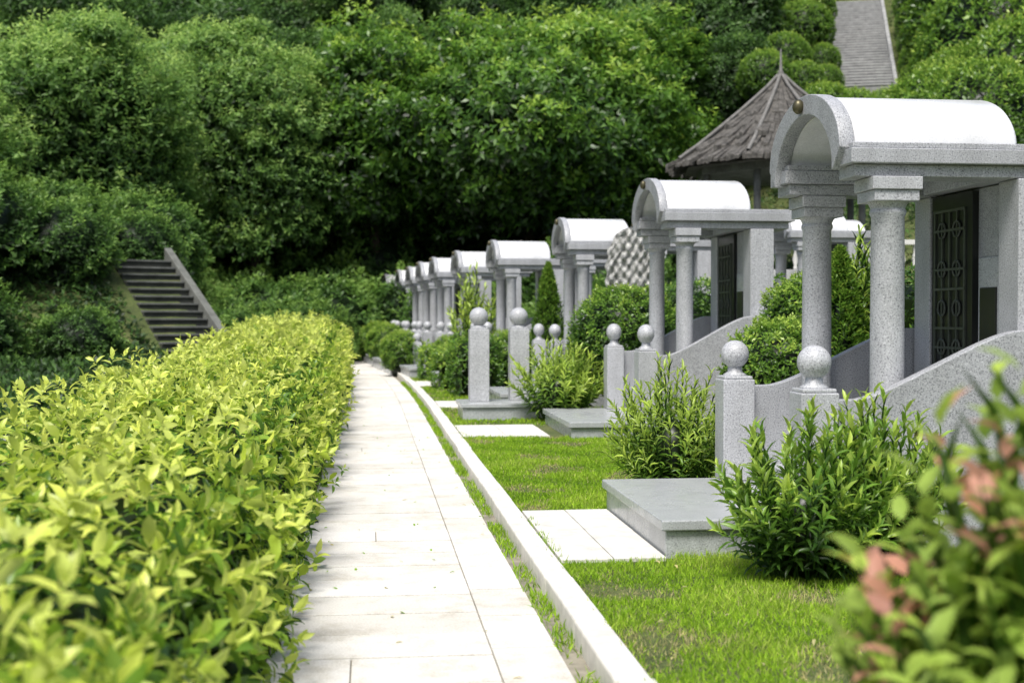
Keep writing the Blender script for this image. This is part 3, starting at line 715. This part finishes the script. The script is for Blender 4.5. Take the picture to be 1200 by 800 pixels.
# ------------------------------------------------------------------ trees
def crown_pts(rx, rz, ncl, clr, nros, nl, L, seed, tb=.5, zmin=-.85, droop=0.0, flat=.75, inner=2500, innerL=.6, con_=.30, shell=5000):
    d = rdir(ncl, zmin)
    ph = seed*1.7
    def lobe(d): return .84+.14*np.sin(d[:, 0]*3+ph)*np.cos(d[:, 1]*2.7+ph*2)+.07*np.sin(d[:, 2]*6+ph)
    lob = lobe(d)
    rad = R.uniform(.4, 1, ncl)**.35*lob
    CC = d*rad[:, None]*np.array([rx, rx, rz])
    cr = clr*R.uniform(.45, 1.3, ncl)
    sd = rdir(ncl*nros, -.5).reshape(ncl, nros, 3)
    rad2 = R.uniform(.45, 1.12, (ncl, nros, 1))
    sc = CC[:, None]+sd*cr[:, None, None]*rad2*np.array([1.15, 1.15, flat])
    C = sc.reshape(-1, 3)
    U = (sd*.7+unit(CC)[:, None]*.5+np.array([0, -.0, .35])).reshape(-1, 3)+R.normal(0, .4, (ncl*nros, 3))
    ti = tb-.06+con_*sd[..., 2]+.16*d[:, None, 2]+R.normal(0, .10, (ncl, 1))+.3*(rad[:, None]-.85)+.5*(rad2[..., 0]-.85)  # top light and depth shade painted into the tint: clump tops lighter, undersides darker
    P, A, N, Ls, tt = rosette(C, U, nl, L, 35, 110+droop, ti.ravel(), .08)
    # loose foliage over the whole shell ties the clumps into one crown
    ds = rdir(shell, -.8); rs = lobe(ds)*R.uniform(.82, 1.0, shell)
    Cs = ds*rs[:, None]*np.array([rx, rx, rz])*1.02+R.normal(0, .12, (shell, 3))
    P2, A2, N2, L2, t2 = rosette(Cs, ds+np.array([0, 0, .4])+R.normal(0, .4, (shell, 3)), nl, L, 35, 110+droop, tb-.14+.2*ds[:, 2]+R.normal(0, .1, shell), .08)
    di = rdir(inner); Pi = di*(R.uniform(0, 1, inner)**.4*.68)[:, None]*np.array([rx, rx, rz*.9])
    P = np.concatenate([P, P2, Pi]); A = np.concatenate([A, A2, rdir(inner)]); N = np.concatenate([N, N2, rdir(inner)])
    W = np.concatenate([Ls*.42, L2*.42, np.full(inner, innerL*.5)])
    tt = np.concatenate([tt, t2, np.full(inner, .12)])  # inner leaves tinted dark, the crown's inside shade put into their colour
    Ls2 = np.concatenate([Ls, L2, np.full(inner, innerL)])
    return P, A, N, Ls2, W, tt, CC
def make_tree(name, H, trunk_h, rx, rz, ncl, clr, nros, nl, L, seed, tb, mat, label, tr=.28, group=None, **kw):
    root = empty(name, label=label, category='tree', group=group)
    P, A, N, Ls, W, tt, CC = crown_pts(rx, rz, ncl, clr, nros, nl, L, seed, tb, **kw)
    zc = H-rz; off = np.array([0, 0, zc])
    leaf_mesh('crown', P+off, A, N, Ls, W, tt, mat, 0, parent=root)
    b = B(); top = zc+rz*.2
    pts = [(0, 0, -3.0), (0.05, 0, 0), (.1*math.sin(seed), .1, trunk_h*.5), (.25*math.sin(seed), .1, trunk_h), (.3*math.sin(seed*2), .2, top)]
    b.tube(pts, [tr*1.25, tr*1.1, tr*.9, tr*.75, tr*.15], 10)
    idx = R.choice(len(CC), min(14, len(CC)), replace=False)
    for i in idx:
        if CC[i][2] < .1*rz: continue
        e = CC[i]*.8+off; s = np.array([pts[3][0], pts[3][1], R.uniform(trunk_h*.95, zc)])
        m = (s+e)/2+np.array([0, 0, -.05*abs(rz)]); 
        b.tube([s, m, e], [tr*.32, tr*.2, tr*.05], 6)
    b.obj('trunk', M_BARK, root)
    return root
def place(tree, x, y, rot, s, label=None, dz=0):
    tree.location = (x, y, float(terrain(x, y))+dz); tree.rotation_euler = (0, 0, rot)
    tree.scale = s if hasattr(s, '__len__') else (s,)*3
GT = 'trees on the hillside'
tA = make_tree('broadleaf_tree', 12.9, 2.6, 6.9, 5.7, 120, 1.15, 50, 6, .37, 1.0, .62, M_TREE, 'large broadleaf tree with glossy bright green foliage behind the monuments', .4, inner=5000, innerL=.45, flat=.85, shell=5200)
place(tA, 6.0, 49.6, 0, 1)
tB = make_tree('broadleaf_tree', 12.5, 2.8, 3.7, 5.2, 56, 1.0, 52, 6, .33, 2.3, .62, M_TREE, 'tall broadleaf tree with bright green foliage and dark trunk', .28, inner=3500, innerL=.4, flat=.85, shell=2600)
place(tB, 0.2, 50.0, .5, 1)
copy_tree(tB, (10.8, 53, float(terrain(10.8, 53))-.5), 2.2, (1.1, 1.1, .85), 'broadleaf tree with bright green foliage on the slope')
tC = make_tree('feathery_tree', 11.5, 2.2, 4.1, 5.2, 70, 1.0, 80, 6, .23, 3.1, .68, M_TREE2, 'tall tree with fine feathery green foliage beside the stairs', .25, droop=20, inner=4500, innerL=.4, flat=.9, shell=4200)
place(tC, -4.2, 48.5, 0, 1.0)
tC.location.z = 1.4
copy_tree(tC, (-9.4, 43.0, 0.6), 1.3, (1.08, 1.08, .98))
copy_tree(tC, (-13.2, 38.0, -0.3), 2.6, (.95, .95, .80), 'tree with fine feathery foliage on the slope')
copy_tree(tC, (-6.9, 54.0, 2.8), 4.0, (1.1, 1.1, 1.0))
copy_tree(tC, (-14.5, 48.0, 1.0), 5.0, (1.1, 1.1, 1.0))
copy_tree(tC, (-5.8, 44.0, -3.0), 0.7, (.68, .68, .56), 'low feathery tree beside the garden stairs')
copy_tree(tC, (-12.6, 32.0, -1.8), 3.7, (.75, .75, .60), 'low feathery tree on the shady slope')
tD = make_tree('hillside_tree', 9.5, 2.2, 3.6, 4.2, 46, 1.05, 38, 5, .34, 5.2, .60, M_DARK, 'dark green tree on the wooded hillside', .22, GT, inner=2500, innerL=.42, flat=.85, shell=2000)
tE = make_tree('hillside_tree', 9.0, 2.2, 3.2, 4.0, 46, .9, 40, 5, .30, 7.9, .44, M_TREE2, 'green tree on the wooded hillside', .22, GT, inner=2500, innerL=.4, flat=.85, shell=2200)
place(tD, -2, 57, 0, 1, dz=-1); place(tE, 2.5, 60, 0, 1, dz=-1)
rr = random.Random(4)
spots = []
for row, yv in enumerate([54, 57.5, 62, 67, 74, 82, 92]):
    xa, xb = -.42*yv, .64*yv; step = 4.4+row*.5
    x = xa+rr.uniform(0, 3)
    while x < xb:
        xx = x+rr.uniform(-.8, .8); yy = yv+rr.uniform(-1.5, 1.5); r_ = xx/yy
        if not (.255 < r_ < .47 and yy < 80) and not (yv < 56 and (0 < xx < 14)):
            spots.append((xx, yy))
        x += step
for i, (xx, yy) in enumerate(spots):
    t = tD if rr.random() < .75 else tE
    s = rr.uniform(.85, 1.25)
    copy_tree(t, (xx, yy, float(terrain(xx, yy))-1.3), rr.uniform(0, 6.28), (s, s, s*rr.uniform(.85, 1.15)))
for (px, py, D, s) in [(850, 55, 58, .9), (835, 10, 62, 1.0), (880, 0, 66, 1.0), (862, 105, 54, .6), (1230, 20, 56, 1.0)]:
    x, y = at(px, D); z = 1.5+(372-py)*D/1500-5.2*s
    copy_tree(tD, (x, y, z), px*.1, s)
db = ball_bush('shrub', (-1.8, 42, .8), 1.3, 1800, .15, .58, M_DARK, 'dark green shrub in the shade of the trees', squash=.8, lump=.22, group='dark shrubs under the trees')
for i, (xx, yy, s) in enumerate([(-3.0, 39, 1.0), (-2.2, 44.5, 1.2), (-4.3, 42.5, 1.3), (-6.8, 39.5, 1.4), (-8.5, 36.5, 1.4), (-3.6, 36.3, .9), (-1.2, 47.5, 1.3),
        (-5.8, 46, 1.4), (-9.5, 41, 1.4), (-7.6, 32.5, 1.0), (-9.6, 31.5, 1.4), (-6.4, 29.3, .7), (-8.8, 28, 1.1), (-11.5, 33, 1.7), (-11, 28, 1.4), (-10.2, 25, 1.0), (-7.9, 35.5, 1.1), (-6.4, 36.2, .9), (-10.6, 36, 1.6), (-4.0, 37.5, 1.1),
        (1.6, 51, 1.4), (4.0, 50, 1.4), (7, 47, 1.3), (3.6, 46, 1.2), (9, 45, 1.4), (5.5, 43, 1.1), (6.5, 38, 1.2), (7.5, 34, 1.2), (-1.0, 52, 1.6), (-4, 51, 1.6), (11.5, 42, 1.5), (-2.6, 34.8, .7), (5.4, 34.5, 1.1), (6.9, 30, 1.0), (4.8, 38.5, 1.0), (3.9, 41.5, 1.0), (-2.4, 41.5, 1.2), (-0.6, 49.8, 1.2), (2.4, 47.8, 1.1),
        (2.2, 46.2, 1.9), (5.0, 47.5, 2.1), (-2.0, 49.0, 2.0), (-4.6, 46.8, 1.9), (7.8, 44, 1.9), (0.3, 52.2, 2.2), (-1.5, 45.5, 1.7), (3.2, 43.5, 1.6), (-3.6, 44, 1.7)]):
    cp(db, (xx, yy, float(terrain(xx, yy))+.6*s), i*1.1, (s, s, s*.95))
tb_ = ball_bush('topiary_bush', (19.0, 54.5, 0), 1.35, 2200, .13, .62, M_SHRUB, 'round clipped green topiary beside the upper stairs', lump=.05, group='round topiary beside the upper stairs')
tops = [(918, 72, 55, .85), (940, 38, 58, 1.0), (932, 6, 62, 1.0), (962, 74, 57, .6), (955, 14, 62, .7), (895, 92, 52, .8), (966, 98, 54, .55), (905, 36, 58, .85), (940, 100, 53, .7)]
for i, (px, py, D, s) in enumerate(tops):
    x, y = at(px, D); z = 1.5+(372-py)*D/1500
    if i == 0: tb_.location = (x, y, z); tb_.scale = (s,)*3
    else: cp(tb_, (x, y, z), i, s)
for i, (px, py, D, s) in enumerate([(1078, 92, 56, .7), (1077, 68, 58, .7), (1074, 44, 60, .7), (1071, 20, 62, .7), (1068, 0, 64, .7),
                                   (1130, 80, 52, 1.6), (1170, 60, 50, 2.3), (1145, 20, 55, 2.2), (1195, 10, 54, 2.2), (1200, 110, 46, 2.0), (1120, 110, 48, 1.3), (1122, 45, 57, 1.2),
                                   (1000, 142, 50, 1.0), (965, 135, 50, 1.0), (1040, 142, 50, 1.0), (1100, 150, 44, 1.6), (1150, 150, 40, 1.6)]):
    x, y = at(px, D); z = 1.5+(372-py)*D/1500
    cp(tb_, (x, y, z-.3), i*1.3, (s, s, s*1.1), 'leafy green shrub covering the steep bank')

# ------------------------------------------------------------------ stairs
def stairs(name, p0, p1, z0, z1, width, nst, mat, riser, pmat, label, sides=(-1, 1), pw=.12):
    p0 = np.array(p0); p1 = np.array(p1); run = np.linalg.norm(p1-p0); ang = math.atan2(p1[1]-p0[1], p1[0]-p0[0])
    root = empty(name, (p0[0], p0[1], z0), ang, 1, label, 'stairs')
    b = B(); b2 = B(); rise = (z1-z0)/nst; tr = run/nst
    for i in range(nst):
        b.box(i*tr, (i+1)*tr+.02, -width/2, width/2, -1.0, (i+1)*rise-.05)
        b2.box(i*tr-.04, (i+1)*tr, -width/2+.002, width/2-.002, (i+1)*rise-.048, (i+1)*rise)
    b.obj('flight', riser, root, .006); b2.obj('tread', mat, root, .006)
    for s in sides:
        ya = s*(width/2+pw/2+.003)-pw/2; yb = ya+pw; v = []
        for y_ in (ya, yb):
            v += [(-.3, y_, -1.0), (run+.2, y_, z1-z0-1.0), (run+.2, y_, z1-z0+.36), (-.3, y_, .20)]
        f = [(0, 1, 2, 3), (7, 6, 5, 4), (3, 2, 6, 7), (0, 4, 5, 1), (0, 3, 7, 4), (1, 5, 6, 2)]
        o = obj_from('parapet', v, f, pmat, None, root)
        m = o.modifiers.new('bevel', 'BEVEL'); m.width = .012
    return root
M_PAR = simple('parapet_concrete', (0.13,0.135,0.12), 0.9, 0, 0.35, 4, 0.2)
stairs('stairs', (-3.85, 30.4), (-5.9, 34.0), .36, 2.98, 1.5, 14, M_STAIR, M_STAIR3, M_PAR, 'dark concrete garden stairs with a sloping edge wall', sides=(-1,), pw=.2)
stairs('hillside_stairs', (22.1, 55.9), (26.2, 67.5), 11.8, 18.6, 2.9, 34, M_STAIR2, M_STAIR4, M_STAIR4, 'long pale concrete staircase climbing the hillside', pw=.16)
# ------------------------------------------------------------------ gazebo
gz = empty('gazebo', (10.92, 33.2, float(terrain(10.92, 33.2))), .2, 1, 'round garden gazebo with conical dark shingle roof', 'gazebo')
zt = gz.location.z
ez, az_ = 5.55-zt, 7.85-zt
NS = 8; b = B(); rd = B()
prof = [(2.9, ez-.02), (2.4, ez+.33), (2.0, ez+.64), (1.6, ez+.96), (1.2, ez+1.28), (.8, ez+1.62), (.4, ez+1.97), (.08, az_)]
for k in range(NS):
    a0, a1 = 2*math.pi*k/NS, 2*math.pi*(k+1)/NS
    for j in range(len(prof)-1):
        (r0, z0), (r1, z1) = prof[j], prof[j+1]
        nb = max(2, int(r0*6))
        for i in range(nb):
            q0, q1 = (i+.04)/nb, (i+.96)/nb
            def pt(r, z, q, dz=0):
                return (r*((1-q)*math.cos(a0)+q*math.cos(a1)), r*((1-q)*math.sin(a0)+q*math.sin(a1)), z+dz)
            jt = random.uniform(0, .12); jo = random.uniform(1.01, 1.14); s = len(b.v)
            b.v += [pt(r0*jo, z0-.06, q0, jt), pt(r0*jo, z0-.06, q1, jt*.5), pt(r1, z1, q1, jt*.3), pt(r1, z1, q0, jt*.3),
                    pt(r0*jo, z0-.13, q0), pt(r0*jo, z0-.13, q1), pt(r1, z1-.08, q1), pt(r1, z1-.08, q0)]
            for f in [(0,1,2,3),(4,7,6,5),(0,4,5,1),(1,5,6,2),(2,6,7,3),(3,7,4,0)]:
                b.f.append(tuple(s+t for t in f)); b.s.append(False)
    rd.tube([(r*math.cos(a0)*1.02, r*math.sin(a0)*1.02, z+.09) for r, z in prof], [.05]*len(prof), 6)
roof = b.obj('roof', M_THATCH, gz)
cone = B().lathe([(r*.93, z-.12) for r, z in prof], 0, 0, 8, False).obj('ceiling', M_THATCH, roof)
rd.obj('ridge', M_RIDGE, roof)
B().lathe([(.14, az_-.12), (.12, az_+.03), (.05, az_+.08), (.09, az_+.16), (.04, az_+.24), (.02, az_+.75), (.005, az_+.8)], 0, 0, 12).obj('finial', M_RIDGE, roof)
for k in range(NS):
    a = 2*math.pi*k/NS
    B().lathe([(.09, 0), (.09, ez-.1)], 2.15*math.cos(a), 2.15*math.sin(a), 12).obj('post', M_STAIR, gz)
b = B().lathe([(2.3, ez-.32), (2.3, ez-.12)], 0, 0, 8, False); b.obj('beam', M_STAIR, gz)
B().lathe([(2.7, -.6), (2.7, .1)], 0, 0, 8, False).obj('floor', M_STAIR2, gz)
bal = empty('balustrade', (8.6, 30.0, 2.55), 0, 1, 'white stone balustrade on the terrace behind the monuments', 'balustrade')
B().box(0, 9, -.12, .12, -2.4, 0.1).obj('base_wall', M_STAIR2, bal, .01)
B().box(-.02, 9.02, -.1, .1, .72, .84).obj('rail', M_WHITE, bal, .01)
for i in range(30):
    B().lathe([(.05, .1), (.05, .16), (.035, .2), (.075, .35), (.03, .55), (.05, .66), (.05, .72)], .15+i*.3, 0, 8).obj('baluster', M_WHITE, bal)
o = B().box(-11.5, -3.6, 14.8, 15.05, -.1, .16).obj('stone_border', M_STAIR2, None, .01); tag(o, 'low pale stone border across the shady ground', 'border')

# ------------------------------------------------------------------ light, world, camera
sd = Vector((-0.20, -0.44, 0.87)).normalized()
l = bpy.data.lights.new('sun', 'SUN'); l.energy = 4.0; l.angle = math.radians(20); l.color = (1.0, .98, .94)
so = bpy.data.objects.new('sun', l); COL.objects.link(so); so.rotation_euler = sd.to_track_quat('Z', 'Y').to_euler()
w = bpy.data.worlds.new('World'); scene.world = w; w.use_nodes = True
nt = w.node_tree; nt.nodes.clear()
sky = nt.nodes.new('ShaderNodeTexSky'); sky.sky_type = 'NISHITA'; sky.sun_disc = False
sky.sun_elevation = math.asin(sd.z); sky.sun_rotation = math.atan2(sd.x, sd.y)
sky.air_density = 1.0; sky.dust_density = 4.0; sky.ozone_density = 1.0
bg = nt.nodes.new('ShaderNodeBackground'); bg.inputs[1].default_value = 0.15
wo = nt.nodes.new('ShaderNodeOutputWorld')
nt.links.new(sky.outputs[0], bg.inputs[0]); nt.links.new(bg.outputs[0], wo.inputs[0])
cam = bpy.data.cameras.new('camera'); co = bpy.data.objects.new('camera', cam); COL.objects.link(co)
cam.sensor_width = 36; cam.lens = 45; cam.clip_start = .05; cam.clip_end = 400
co.location = (0, 0, 1.5)
co.rotation_euler = (math.radians(90)-math.atan(28/1500), 0, -math.asin(.1113))
cam.dof.use_dof = True; cam.dof.focus_distance = 9.0; cam.dof.aperture_fstop = 2.3
scene.camera = co
